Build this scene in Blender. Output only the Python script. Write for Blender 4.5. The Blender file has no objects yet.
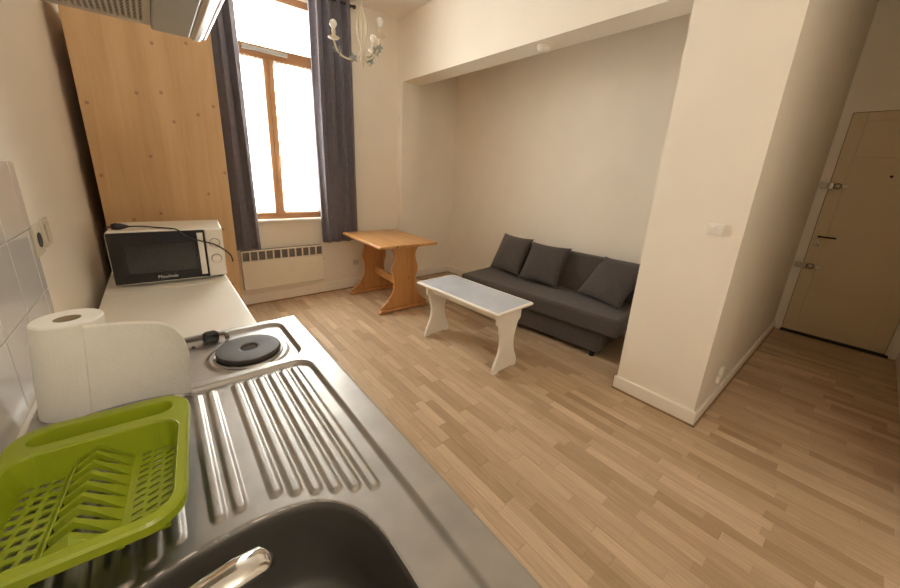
import bpy, bmesh, math, random
from mathutils import Vector, Matrix
random.seed(7)
S = bpy.context.scene
C = S.collection
PI = math.pi

# ------------------------------------------------------------------ camera
CAM_H = 1.45
RX = (0.77209273, -0.63362972, 0.04884863)      # image right in the room's axes
RY = (-0.13708842, -0.2411141, -0.96076571)     # image down
RZ = (0.62054781, 0.73510364, -0.27302574)      # viewing direction
cd = bpy.data.cameras.new('camera')
cam = bpy.data.objects.new('camera', cd)
C.objects.link(cam)
cd.sensor_width = 36.0
cd.lens = 347.423 / 900 * 36
cd.shift_y = (272.41 - 294) / 900
cd.clip_start = 0.02
cam.matrix_world = Matrix(((RX[0], -RY[0], -RZ[0], 0), (RX[1], -RY[1], -RZ[1], 0),
                           (RX[2], -RY[2], -RZ[2], CAM_H), (0, 0, 0, 1)))
S.camera = cam

# ------------------------------------------------------------------ world, light, exposure
W = bpy.data.worlds.new('overcast_sky')
S.world = W
W.use_nodes = True
bg = W.node_tree.nodes['Background']
bg.inputs[0].default_value = (1.0, 0.985, 0.96, 1)
bg.inputs[1].default_value = 17.0
S.view_settings.view_transform = 'Standard'
S.view_settings.look = 'None'
S.view_settings.gamma = 1
S.view_settings.use_curve_mapping = False
S.view_settings.exposure = 1.02
S.cycles.max_bounces = 16
S.cycles.diffuse_bounces = 10
S.cycles.glossy_bounces = 5
S.cycles.transparent_max_bounces = 12
S.cycles.caustics_reflective = False
S.cycles.caustics_refractive = False
S.cycles.sample_clamp_indirect = 6

WX0, WX1, WZ0, WZ1 = 0.52, 1.445, 0.90, 2.985      # window opening
YW = 4.0                                           # window wall
ld = bpy.data.lights.new('window_daylight', 'AREA')   # portal: guides the sky's own light through the opening
ld.shape = 'RECTANGLE'; ld.size = WX1 - WX0; ld.size_y = WZ1 - WZ0
ld.cycles.is_portal = True
lo = bpy.data.objects.new('window_daylight', ld); C.objects.link(lo)
lo.location = ((WX0 + WX1) / 2, YW + 0.27, (WZ0 + WZ1) / 2); lo.rotation_euler = (-PI / 2, 0, 0)

pl = bpy.data.lights.new('kitchen_ceiling_lamp', 'POINT')     # the kitchen's ceiling lamp, behind the camera
pl.energy = 14; pl.color = (1.0, .92, .80); pl.shadow_soft_size = .2
po = bpy.data.objects.new('kitchen_ceiling_lamp', pl); C.objects.link(po); po.location = (.25, -1.1, 2.5)

# ------------------------------------------------------------------ materials
def newmat(name):
    m = bpy.data.materials.new(name); m.use_nodes = True
    nt = m.node_tree
    return m, nt, nt.nodes, nt.links, nt.nodes['Principled BSDF']

def mat(name, col, rough=0.5, metal=0.0, var=0.06, scale=8.0, bump=0.0, bscale=60.0, spec=0.5, coat=0.0, sheen=0.0, stretch=(1, 1, 1)):
    m, nt, N, L, P = newmat(name)
    tc = N.new('ShaderNodeTexCoord'); mp = N.new('ShaderNodeMapping'); mp.inputs['Scale'].default_value = stretch
    L.new(tc.outputs['Object'], mp.inputs[0])
    nz = N.new('ShaderNodeTexNoise'); nz.inputs['Scale'].default_value = scale; nz.inputs['Detail'].default_value = 4
    L.new(mp.outputs[0], nz.inputs['Vector'])
    r = N.new('ShaderNodeValToRGB')
    r.color_ramp.elements[0].position = .3; r.color_ramp.elements[1].position = .7
    r.color_ramp.elements[0].color = tuple(c * (1 - var) for c in col) + (1,)
    r.color_ramp.elements[1].color = tuple(min(1, c * (1 + var)) for c in col) + (1,)
    L.new(nz.outputs[0], r.inputs[0]); L.new(r.outputs[0], P.inputs['Base Color'])
    P.inputs['Roughness'].default_value = rough; P.inputs['Metallic'].default_value = metal
    P.inputs['Specular IOR Level'].default_value = spec
    P.inputs['Coat Weight'].default_value = coat
    P.inputs['Sheen Weight'].default_value = sheen
    if bump:
        n2 = N.new('ShaderNodeTexNoise'); n2.inputs['Scale'].default_value = bscale; n2.inputs['Detail'].default_value = 3
        L.new(mp.outputs[0], n2.inputs['Vector'])
        b = N.new('ShaderNodeBump'); b.inputs['Strength'].default_value = bump; b.inputs['Distance'].default_value = .004
        L.new(n2.outputs[0], b.inputs['Height']); L.new(b.outputs[0], P.inputs['Normal'])
    return m

def wood(name, light, dark, along='Z', rough=.45, grain=14.0, knots=True, coat=0.0, knot_scale=3.2, flat='XZ'):
    """boards with stretched grain, broad bands and small knots"""
    m, nt, N, L, P = newmat(name)
    tc = N.new('ShaderNodeTexCoord')
    st = {'X': (.06, 1, 1), 'Y': (1, .06, 1), 'Z': (1, 1, .06)}[along]
    mp = N.new('ShaderNodeMapping'); mp.inputs['Scale'].default_value = st; L.new(tc.outputs['Object'], mp.inputs[0])
    n1 = N.new('ShaderNodeTexNoise'); n1.inputs['Scale'].default_value = grain; n1.inputs['Detail'].default_value = 6; n1.inputs['Distortion'].default_value = .6
    L.new(mp.outputs[0], n1.inputs['Vector'])
    n2 = N.new('ShaderNodeTexNoise'); n2.inputs['Scale'].default_value = grain * 6; n2.inputs['Detail'].default_value = 2
    L.new(mp.outputs[0], n2.inputs['Vector'])
    mx = N.new('ShaderNodeMath'); mx.operation = 'MULTIPLY_ADD'; mx.inputs[1].default_value = .3
    L.new(n2.outputs[0], mx.inputs[0]); L.new(n1.outputs[0], mx.inputs[2])
    r = N.new('ShaderNodeValToRGB'); r.color_ramp.elements[0].position = .45; r.color_ramp.elements[1].position = .85
    r.color_ramp.elements[0].color = light + (1,); r.color_ramp.elements[1].color = dark + (1,)
    L.new(mx.outputs[0], r.inputs[0])
    out = r.outputs[0]
    if knots:
        sp = N.new('ShaderNodeSeparateXYZ'); L.new(tc.outputs['Object'], sp.inputs[0])
        cb = N.new('ShaderNodeCombineXYZ'); L.new(sp.outputs[flat[0]], cb.inputs['X']); L.new(sp.outputs[flat[1]], cb.inputs['Y'])
        v = N.new('ShaderNodeTexVoronoi'); v.voronoi_dimensions = '2D'; v.inputs['Scale'].default_value = knot_scale; L.new(cb.outputs[0], v.inputs['Vector'])
        r2 = N.new('ShaderNodeValToRGB'); r2.color_ramp.elements[0].position = .022; r2.color_ramp.elements[1].position = .05
        r2.color_ramp.elements[0].color = (.7, .7, .7, 1); r2.color_ramp.elements[1].color = (0, 0, 0, 1)
        L.new(v.outputs['Distance'], r2.inputs[0])
        mix = N.new('ShaderNodeMix'); mix.data_type = 'RGBA'
        mix.inputs['B'].default_value = tuple(c * .42 for c in dark) + (1,)
        L.new(r2.outputs[0], mix.inputs['Factor']); L.new(out, mix.inputs['A']); out = mix.outputs['Result']
    L.new(out, P.inputs['Base Color']); P.inputs['Roughness'].default_value = rough
    P.inputs['Coat Weight'].default_value = coat; P.inputs['Coat Roughness'].default_value = .2
    return m

def laminate(name, attr=None):
    m, nt, N, L, P = newmat(name)
    tc = N.new('ShaderNodeTexCoord')
    if attr:
        at = N.new('ShaderNodeAttribute'); at.attribute_name = attr; rnd = at.outputs['Fac']
    else:
        oi = N.new('ShaderNodeObjectInfo'); rnd = oi.outputs['Random']
    off = N.new('ShaderNodeVectorMath'); off.operation = 'SCALE'; off.inputs[0].default_value = (13, 7, 31); L.new(rnd, off.inputs['Scale'])
    ad = N.new('ShaderNodeVectorMath'); ad.operation = 'ADD'; L.new(tc.outputs['Object'], ad.inputs[0]); L.new(off.outputs[0], ad.inputs[1])
    mp = N.new('ShaderNodeMapping'); mp.inputs['Scale'].default_value = (1, .05, 1); L.new(ad.outputs[0], mp.inputs[0])
    nz = N.new('ShaderNodeTexNoise'); nz.inputs['Scale'].default_value = 130; nz.inputs['Detail'].default_value = 4; L.new(mp.outputs[0], nz.inputs['Vector'])
    r = N.new('ShaderNodeValToRGB'); e = r.color_ramp.elements
    e[0].position = 0; e[0].color = (.39, .27, .165, 1); e[1].position = 1; e[1].color = (.62, .47, .325, 1)
    k = e.new(.5); k.color = (.495, .36, .235, 1)
    k = e.new(.25); k.color = (.46, .33, .21, 1); k = e.new(.8); k.color = (.535, .395, .262, 1)
    L.new(rnd, r.inputs[0])
    mr = N.new('ShaderNodeMapRange'); mr.inputs['From Min'].default_value = .3; mr.inputs['From Max'].default_value = .7
    mr.inputs['To Min'].default_value = .86; mr.inputs['To Max'].default_value = 1.1; L.new(nz.outputs[0], mr.inputs['Value'])
    mm = N.new('ShaderNodeVectorMath'); mm.operation = 'SCALE'; L.new(r.outputs[0], mm.inputs[0]); L.new(mr.outputs[0], mm.inputs['Scale'])
    L.new(mm.outputs[0], P.inputs['Base Color']); P.inputs['Roughness'].default_value = .42; P.inputs['Specular IOR Level'].default_value = .35
    return m

def sheer(name):
    m, nt, N, L, P = newmat(name)
    N.remove(P)
    out = N['Material Output']
    d = N.new('ShaderNodeBsdfDiffuse'); d.inputs[0].default_value = (.92, .91, .88, 1)
    t = N.new('ShaderNodeBsdfTranslucent'); t.inputs[0].default_value = (.92, .91, .88, 1)
    tr = N.new('ShaderNodeBsdfTransparent')
    a = N.new('ShaderNodeMixShader'); a.inputs[0].default_value = .6; L.new(d.outputs[0], a.inputs[1]); L.new(t.outputs[0], a.inputs[2])
    tc = N.new('ShaderNodeTexCoord'); w = N.new('ShaderNodeTexNoise'); w.inputs['Scale'].default_value = 90; L.new(tc.outputs['Object'], w.inputs['Vector'])
    mr = N.new('ShaderNodeMapRange'); mr.inputs['To Min'].default_value = .3; mr.inputs['To Max'].default_value = .6; L.new(w.outputs[0], mr.inputs['Value'])
    b = N.new('ShaderNodeMixShader'); L.new(mr.outputs[0], b.inputs[0]); L.new(a.outputs[0], b.inputs[1]); L.new(tr.outputs[0], b.inputs[2])
    L.new(b.outputs[0], out.inputs[0])
    return m

def pane_mat(name):
    m, nt, N, L, P = newmat(name)
    N.remove(P); out = N['Material Output']
    tr = N.new('ShaderNodeBsdfTransparent'); tr.inputs[0].default_value = (.95, .97, .96, 1)
    g = N.new('ShaderNodeBsdfGlossy'); g.inputs['Roughness'].default_value = .02
    tc = N.new('ShaderNodeTexCoord'); nz = N.new('ShaderNodeTexNoise'); nz.inputs['Scale'].default_value = 3; L.new(tc.outputs['Object'], nz.inputs['Vector'])
    mr = N.new('ShaderNodeMapRange'); mr.inputs['To Min'].default_value = .05; mr.inputs['To Max'].default_value = .08; L.new(nz.outputs[0], mr.inputs['Value'])
    x = N.new('ShaderNodeMixShader'); L.new(mr.outputs[0], x.inputs[0]); L.new(tr.outputs[0], x.inputs[1]); L.new(g.outputs[0], x.inputs[2])
    L.new(x.outputs[0], out.inputs[0])
    return m

M = dict(
    wall=mat('cream_wall_paint', (.81, .755, .665), .75, var=.02, scale=3, bump=.06, bscale=90),
    ceil=mat('white_ceiling_paint', (.84, .80, .74), .8, var=.02, scale=2),
    skirt=mat('skirting_paint', (.82, .775, .70), .5, var=.02),
    sub=mat('subfloor_joint', (.10, .06, .035), .8),
    lam=laminate('laminate_strip'), lamr=laminate('laminate_strip_rest', 'tone'),
    pine=wood('pale_pine_panel', (.64, .43, .225), (.53, .335, .16), 'Z', .5, 12, True, knot_scale=4.6),
    pinet=wood('varnished_pine_y', (.60, .325, .12), (.46, .22, .07), 'Y', .35, 16, True, .3, 4.0, 'XY'),
    pinez=wood('varnished_pine_z', (.55, .275, .095), (.41, .18, .055), 'Z', .4, 16, True, .2),
    oak=wood('window_wood', (.43, .225, .10), (.33, .16, .065), 'Z', .4, 18, False),
    oakx=wood('window_wood_rail', (.43, .225, .10), (.33, .16, .065), 'X', .4, 18, False),
    glass=pane_mat('window_glass'), sheer=sheer('net_curtain'),
    curtain=mat('curtain_cloth', (.145, .135, .165), .9, var=.12, scale=30, bump=.1, bscale=300, sheen=.2),
    white=mat('white_enamel', (.80, .77, .71), .35, var=.02),
    whitep=mat('white_paint', (.83, .80, .74), .45, var=.03, bump=.03),
    tabpanel=mat('pale_blue_table_panel', (.52, .58, .68), .16, var=.08, scale=5, coat=.4),
    rad=mat('radiator_cream', (.74, .68, .57), .5, var=.02),
    radm=mat('radiator_mesh', (.16, .14, .13), .7, var=.2, scale=120),
    door=mat('door_cream', (.66, .55, .37), .5, var=.03, scale=3),
    dark=mat('dark_parts_and_gap_shade', (.03, .022, .016), .8),  # near-black of dark fittings; in the door gap it stands for shade
    chrome=mat('chrome', (.78, .77, .74), .12, 1.0, var=.02),
    brass=mat('lock_steel', (.55, .5, .43), .25, 1.0, var=.05),
    steel=mat('brushed_stainless', (.42, .405, .385), .38, 1.0, var=.10, scale=14, bump=.012, bscale=160),
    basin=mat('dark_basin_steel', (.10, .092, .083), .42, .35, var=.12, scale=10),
    iron=mat('cast_iron', (.05, .038, .033), .55, .0, var=.25, scale=30, bump=.1),
    black=mat('black_plastic', (.012, .012, .013), .25, var=.2),
    blackm=mat('black_rubber', (.02, .018, .018), .5, var=.2),
    mwwin=mat('microwave_window', (.035, .035, .036), .12, var=.3, scale=200),
    grey=mat('grey_plastic', (.42, .43, .40), .4, var=.04),
    green=mat('lime_plastic', (.295, .36, .016), .32, var=.05, scale=5),
    paper=mat('kitchen_paper', (.86, .84, .79), .95, var=.02, scale=30, bump=.25, bscale=140),
    card=mat('cardboard', (.30, .235, .16), .9, var=.1),
    tile=mat('glazed_tile', (.74, .72, .70), .1, var=.02, scale=5, coat=.3),
    grout=mat('grout', (.55, .50, .44), .9, var=.08),
    trimw=mat('sealant', (.8, .77, .7), .5),
    sofa=mat('sofa_cloth', (.066, .053, .046), .95, var=.14, scale=60, bump=.15, bscale=400, sheen=.15),
    cush=mat('cushion_cloth', (.064, .052, .047), .95, var=.14, scale=60, bump=.15, bscale=400, sheen=.15),
    ivory=mat('ivory_metal', (.70, .64, .50), .4, var=.06),
    leaf=mat('grey_green_leaf', (.30, .33, .31), .5, var=.15),
    bulb=mat('frosted_bulb', (.88, .86, .82), .25, var=.01),
    sock=mat('aged_socket', (.60, .54, .42), .4, var=.05),
    letter=mat('silver_print', (.72, .72, .72), .3, .4, var=.02),
    trimm=mat('hood_trim', (.70, .68, .64), .3, .5, var=.03),
    rod=mat('dull_dark_metal', (.22, .19, .17), .4, .8, var=.1),
    shoe=mat('brown_shoe_moulding', (.30, .19, .10), .5, var=.1),
    redring=mat('dark_red_ring', (.16, .05, .04), .4),
    hood=mat('hood_metal', (.60, .57, .51), .4, .2, var=.05),
)

# ------------------------------------------------------------------ mesh helpers
class MB:
    def __init__(s): s.v = []; s.f = []
    def add(s, vs, fs):
        n = len(s.v); s.v += [tuple(p) for p in vs]; s.f += [tuple(i + n for i in f) for f in fs]; return s
    def box(s, x0, x1, y0, y1, z0, z1):
        return s.add([(x0, y0, z0), (x1, y0, z0), (x1, y1, z0), (x0, y1, z0), (x0, y0, z1), (x1, y0, z1), (x1, y1, z1), (x0, y1, z1)],
                     [(0, 3, 2, 1), (4, 5, 6, 7), (0, 1, 5, 4), (1, 2, 6, 5), (2, 3, 7, 6), (3, 0, 4, 7)])
    def loft(s, loops, cap0=True, cap1=True):
        n = len(loops[0]); vs = [p for l in loops for p in l]; fs = []
        for k in range(len(loops) - 1):
            for i in range(n):
                j = (i + 1) % n
                fs.append((k * n + i, k * n + j, (k + 1) * n + j, (k + 1) * n + i))
        if cap0: fs.append(tuple(range(n - 1, -1, -1)))
        if cap1: fs.append(tuple((len(loops) - 1) * n + i for i in range(n)))
        return s.add(vs, fs)
    def lathe(s, prof, c=(0, 0, 0), axis='Z', n=32, cap0=True, cap1=True):
        def P(r, h, a):
            u, w = r * math.cos(a), r * math.sin(a)
            q = {'Z': (u, w, h), 'X': (h, u, w), 'Y': (w, h, u)}[axis]
            return (q[0] + c[0], q[1] + c[1], q[2] + c[2])
        return s.loft([[P(r, h, 2 * PI * i / n) for i in range(n)] for r, h in prof], cap0, cap1)
    def tube(s, path, rad, n=10, flat=1.0):
        pts = [Vector(p) for p in path]; rs = rad if isinstance(rad, (list, tuple)) else [rad] * len(pts)
        loops = []; up = None
        for i, p in enumerate(pts):
            t = (pts[min(i + 1, len(pts) - 1)] - pts[max(i - 1, 0)]).normalized()
            if up is None:
                up = Vector((0, 0, 1)) if abs(t.z) < .95 else Vector((0, 1, 0))
            side = t.cross(up).normalized(); up = side.cross(t).normalized()
            loops.append([tuple(p + side * (rs[i] * math.cos(2 * PI * k / n)) + up * (rs[i] * flat * math.sin(2 * PI * k / n))) for k in range(n)])
        return s.loft(loops)
    def prism(s, outline, a0, a1, axis='Y'):
        """outline: 2D loop, extruded along axis. axis Y: (x,z); X: (y,z); Z: (x,y)"""
        def P(p, a): return {'Y': (p[0], a, p[1]), 'X': (a, p[0], p[1]), 'Z': (p[0], p[1], a)}[axis]
        return s.loft([[P(p, a0) for p in outline], [P(p, a1) for p in outline]])
    def grid(s, fn, nu, nv, closed_u=False):
        vs = [fn(i / nu, j / nv) for j in range(nv + 1) for i in range(nu + 1)]
        fs = [(j * (nu + 1) + i, j * (nu + 1) + i + 1, (j + 1) * (nu + 1) + i + 1, (j + 1) * (nu + 1) + i) for j in range(nv) for i in range(nu)]
        return s.add(vs, fs)
    def mesh(s, name, smooth=False):
        me = bpy.data.meshes.new(name); me.from_pydata(s.v, [], s.f)
        bm = bmesh.new(); bm.from_mesh(me); bmesh.ops.recalc_face_normals(bm, faces=bm.faces); bm.to_mesh(me); bm.free()
        if smooth: me.polygons.foreach_set('use_smooth', [True] * len(me.polygons))
        me.update(); return me

def obj(name, me, m, parent=None, bevel=0, seg=2, solid=0, sub=0, autosmooth=None):
    if isinstance(me, MB): me = me.mesh(name)
    o = bpy.data.objects.new(name, me); C.objects.link(o)
    if m is not None and not me.materials: me.materials.append(m)
    if parent is not None: o.parent = parent
    if solid:
        k = o.modifiers.new('thickness', 'SOLIDIFY'); k.thickness = solid; k.offset = 0
    if bevel:
        k = o.modifiers.new('bevel', 'BEVEL'); k.width = bevel; k.segments = seg; k.limit_method = 'ANGLE'; k.angle_limit = .6
        k.harden_normals = False
    if sub:
        k = o.modifiers.new('sub', 'SUBSURF'); k.levels = sub; k.render_levels = sub
    return o

def tag(o, label, cat=None, group=None, kind=None):
    if label: o['label'] = label
    if cat: o['category'] = cat
    if group: o['group'] = group
    if kind: o['kind'] = kind
    return o

def thing(name, label, cat, loc=(0, 0, 0), rz=0.0, group=None):
    o = bpy.data.objects.new(name, None); C.objects.link(o); o.location = loc; o.rotation_euler = (0, 0, rz)
    o.empty_display_size = .05
    return tag(o, label, cat, group)

def struct(name, mb, m, label, bevel=0, parent=None):
    o = obj(name, mb, m, parent, bevel=bevel)
    if parent is None: tag(o, label, None, None, 'structure')
    return o

def bx(*a): return MB().box(*a)
def mirror_outline(half):
    """half: list of (halfwidth, z) bottom to top -> closed outline"""
    return [(w, z) for w, z in half] + [(-w, z) for w, z in reversed(half)]
def rrect(hx, hy, r, n=6, cx=0, cy=0):
    out = []
    for sx, sy, a0 in ((1, 1, 0), (-1, 1, PI / 2), (-1, -1, PI), (1, -1, 1.5 * PI)):
        for k in range(n + 1):
            a = a0 + PI / 2 * k / n
            out.append((cx + sx * (hx - r) + r * math.cos(a), cy + sy * (hy - r) + r * math.sin(a)))
    return out

# ------------------------------------------------------------------ the room
XL, XP, XA, XD = -0.285, 2.41, 3.32, 5.04       # kitchen wall, pillar face, alcove back, door wall
YP0, YP1 = 0.423, 0.908                         # pillar
YC = -0.455                                     # corridor's other wall
YB = -1.3                                       # wall behind the camera
ZC, ZB = 3.12, 2.46                             # ceiling, soffit
YA = 3.895                                       # alcove end wall / jamb
T = 0.12
YE = 3.975                                      # alcove end wall
floor = struct('floor', bx(XL - T, XD + T, YB - T, YW + .3, -.06, -.010), M['sub'], 'dark base under the oak laminate floor')
struct('ceiling', bx(XL - T, XD + T, YB - T, YW + .3, ZC, ZC + .1), M['ceil'], 'plain white ceiling')
wall_left = struct('wall_left', bx(XL - T, XL, YB - T, YW + .3, -.01, ZC), M['wall'], 'cream kitchen wall with a tiled splashback')
ww = MB()
ww.box(XL, WX0, YW, YW + .3, -.01, ZC); ww.box(WX1, XP + .25, YW, YW + .3, -.01, ZC)
ww.box(WX0, WX1, YW, YW + .3, -.01, WZ0 - .03); ww.box(WX0, WX1, YW, YW + .3, WZ1, ZC)
struct('wall_window', ww, M['wall'], 'cream wall around the tall window')
struct('wall_beam', bx(XP, XP + .25, YP1, YW, ZB, ZC), M['wall'], 'deep cream beam above the sofa alcove')
struct('wall_jamb', bx(XP, XP + .25, YA, YW, -.01, ZB), M['wall'], 'narrow cream jamb between window wall and alcove')
struct('wall_alcove_end', bx(XP + .25, XA + T, YE, YW + .3, -.01, ZC), M['wall'], 'cream end wall of the sofa alcove by the table')
struct('wall_alcove_back', bx(XA, XA + T, YP1, YE, -.01, ZC), M['wall'], 'cream back wall of the sofa alcove')
struct('wall_pillar', bx(XP, XD, YP0, YP1, -.01, ZC), M['wall'], 'thick cream wall end between alcove and corridor')
DY0, DY1, DZ = -0.375, 0.352, 2.17
wd = MB(); wd.box(XD, XD + T, DY1, YP0, -.01, ZC); wd.box(XD, XD + T, YC, DY0, -.01, ZC); wd.box(XD, XD + T, DY0, DY1, DZ, ZC)
struct('wall_door', wd, M['wall'], 'cream wall around the entrance door')
struct('wall_corridor', bx(2.30, XD + T, YC - T, YC, -.01, ZC), M['wall'], 'cream corridor wall right of the entrance door')
struct('wall_return', bx(2.30, 2.30 + T, YB, YC - T, -.01, ZC), M['wall'], 'unseen cream wall return shielding the corridor from the kitchen lamp')  # out of view; placed to keep the lamp's light off the entrance door
struct('wall_back', bx(XL, 2.30 + T, YB - T, YB, -.01, ZC), M['wall'], 'cream wall behind the kitchen')

# skirting boards
def skirting(name, x0, x1, y0, y1, h, label):
    return struct(name, bx(x0, x1, y0, y1, .004, h), M['skirt'], label, bevel=.006)
skirting('baseboard_pillar_front', XP - .02, XP, YP0 - .02, YP1 + .012, .100, 'white skirting along the pillar face')
skirting('baseboard_pillar_side', XP, XD, YP0 - .018, YP0, .075, 'white skirting along the corridor side of the pillar')
skirting('baseboard_window', .36, XP, YW - .018, YW, .12, 'white skirting under the window and radiator')
skirting('baseboard_alcove_end', XP + .25, XA, YE - .017, YE, .10, 'white skirting on the alcove end wall')
skirting('baseboard_alcove_back', XA - .018, XA, YP1, YE - .017, .10, 'white skirting behind the sofa')
skirting('baseboard_jamb', XP - .018, XP + .25, YA - .018, YA, .12, 'white skirting around the alcove jamb')
skirting('baseboard_corridor', 2.30, XD, YC, YC + .016, .08, 'white skirting along the dim corridor wall')

struct('trim_1', bx(XP - .028, XP - .02, YP0 - .028, YP1 + .012, .0005, .012), M['shoe'], 'thin brown moulding under the pillar skirting')
struct('trim_2', bx(XP - .02, XD, YP0 - .027, YP0 - .019, .0005, .012), M['shoe'], 'thin brown moulding along the corridor side of the pillar')
struct('trim_3', bx(.36, XP - .02, YW - .027, YW - .019, .0005, .012), M['shoe'], 'thin brown moulding under the window wall skirting')

# ---- oak laminate strips: each an own board; the least visible ones joined
def to_px(p):
    d = Vector(p) - Vector((0, 0, CAM_H))
    z = d.dot(Vector(RZ))
    if z < .05: return None
    return 450 + 347.42 * d.dot(Vector(RX)) / z, 272.4 + 347.42 * d.dot(Vector(RY)) / z, z
def build_floor():
    Wd = .0605; G = .0006
    regions = []
    boards = []
    x = XL; row = 0
    while x < XD:
        x1 = min(x + Wd, XD)
        y = YB - random.random() * .3
        ytop = YW if x < XP + .2 else (YE if x < XA else YP0)
        while y < ytop:
            l = random.choice((.26, .31, .36, .41, .47))
            a, b = max(y, YB), min(y + l, ytop)
            if x > 2.42: a = max(a, YC)
            if b - a > .02:
                boards.append((x, x1, a, b, abs(b - a - l) < 1e-6 and abs(x1 - x - Wd) < 1e-6))
            y += l
        x = x1
    def score(bd):
        x0, x1, y0, y1, full = bd
        if not full: return -1
        cx, cy = (x0 + x1) / 2, (y0 + y1) / 2
        q = to_px((cx, cy, 0))
        if q is None or not (-15 < q[0] < 915 and 0 < q[1] < 600): return -1
        if cx < .38 + .62 * 0 and cy < 2.6: return -1
        if q[0] < 541 and q[1] > 317 and (q[0] - 294.4) < (q[1] - 317.2) * .905: return -1    # under the worktop
        if cy > YP0 and XP - .03 < cx and cy < YP1 + .02: return -1
        if cx > 2.72 and 1.05 < cy < 2.85: return -1                                           # under the sofa
        if cy > .3 and cx > 2.35 and q[0] > 622 and cy < 1.4: return -1                         # behind the pillar
        return 1e4 / q[2] ** 2
    order = sorted(boards, key=score, reverse=True)
    pick = [b for b in order[:300] if score(b) > 0]
    rest = order[len(pick):]
    meshes = {}
    for x0, x1, y0, y1, full in pick:
        l = round(y1 - y0, 4)
        if l not in meshes:
            mb = MB(); c = .0009; hw = Wd / 2 - G / 2; hl = l / 2 - G / 2
            mb.loft([[(-hw, -hl, -.008), (hw, -hl, -.008), (hw, hl, -.008), (-hw, hl, -.008)],
                     [(-hw, -hl, -c), (hw, -hl, -c), (hw, hl, -c), (-hw, hl, -c)],
                     [(-hw + c, -hl + c, 0), (hw - c, -hl + c, 0), (hw - c, hl - c, 0), (-hw + c, hl - c, 0)]])
            me = mb.mesh('floorboard'); me.materials.append(M['lam']); meshes[l] = me
        o = bpy.data.objects.new('floorboard', meshes[l]); C.objects.link(o); o.parent = floor
        o.location = ((x0 + x1) / 2, (y0 + y1) / 2, 0)
    mb = MB(); tones = []
    for x0, x1, y0, y1, full in rest:
        mb.box(x0 + G / 2, x1 - G / 2, y0 + G / 2, y1 - G / 2, -.008, 0); t = random.random(); tones += [t] * 6
    me = mb.mesh('floorboard_remainder'); at = me.attributes.new('tone', 'FLOAT', 'FACE')
    at.data.foreach_set('value', tones)
    o = obj('floorboard_remainder', me, M['lamr'], floor); tag(o, None, kind='stuff')
build_floor()

# ---- tiles of the splashback
tm = MB(); tm.box(XL, XL + .003, -1.2, 1.455, .905, 1.425)
obj('grout_bed', tm, M['grout'], wall_left)
TW = .173
tile_mesh = bx(0, .004, .0012, TW - .0012, .0012, TW - .0012).mesh('tile'); tile_mesh.materials.append(M['tile'])
tile_cut = bx(0, .004, .0012, .048, .0012, TW - .0012).mesh('tile_cut'); tile_cut.materials.append(M['tile'])
for r in range(3):
    for k in range(-12, 3):
        me = tile_cut if k == 2 else tile_mesh
        o = obj('tile', me, None, wall_left, bevel=.0015); o.location = (XL + .003, 1.06 + k * TW, .9055 + r * TW)
sealant = obj('sealant_strip', MB().tube([(XL + .012, -.2, .908), (XL + .012, 1.29, .908)], .006, 8), M['trimw'], wall_left)

# ------------------------------------------------------------------ window
win = tag(bpy.data.objects.new('window_1', None), 'tall wooden casement window with a fanlight above a transom', None, None, 'structure')
C.objects.link(win); win.location = (0, 0, 0)
fy0, fy1 = YW + .03, YW + .09
fr = MB()
fr.box(WX0, WX0 + .05, fy0, fy1, WZ0, WZ1); fr.box(WX1 - .03, WX1, fy0, fy1, WZ0, WZ1)
obj('frame_stile', fr, M['oak'], win, bevel=.004)
fr = MB(); fr.box(WX0 + .05, WX1 - .03, fy0, fy1, 2.92, WZ1); fr.box(WX0 + .05, WX1 - .03, fy0, fy1, WZ0, .945)
obj('frame_rail', fr, M['oakx'], win, bevel=.004)
obj('transom', bx(WX0 + .05, WX1 - .03, fy0 - .015, fy1, 2.415, 2.515), M['oakx'], win, bevel=.006)
def casement(x0, x1, sl, sr):
    e = obj('casement', (lambda m: (m.box(x0, x0 + sl, fy0 - .01, fy1 - .01, .945, 2.415), m.box(x1 - sr, x1, fy0 - .01, fy1 - .01, .945, 2.415), m)[-1])(MB()), M['oak'], win, bevel=.004)
    r = MB(); r.box(x0 + sl, x1 - sr, fy0 - .008, fy1 - .012, .945, .985); r.box(x0 + sl, x1 - sr, fy0 - .008, fy1 - .012, 2.375, 2.415)
    obj('casement_rail', r, M['oakx'], e, bevel=.003)
    obj('pane', bx(x0 + sl, x1 - sr, fy0 + .022, fy0 + .026, .985, 2.375), M['glass'], e)
    return e
casement(WX0 + .05, .984, .04, .052)
ce = casement(.986, WX1 - .03, .052, .03)
obj('pane', bx(WX0 + .05, WX1 - .03, fy0 + .022, fy0 + .026, 2.515, 2.92), M['glass'], win)
obj('window_handle', MB().tube([(1.03, fy0 - .012, 1.55), (1.03, fy0 - .045, 1.55), (1.03, fy0 - .05, 1.54), (1.03, fy0 - .05, 1.44)], .007, 8), M['whitep'], ce)
obj('trickle_vent', bx(.775, 1.165, fy0 - .045, fy0 - .016, 2.455, 2.488), M['grey'], win, bevel=.004)
obj('window_sill', bx(WX0 - .03, WX1 + .03, YW - .045, YW + .1, WZ0 - .03, WZ0), M['whitep'], win, bevel=.006)

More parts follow.
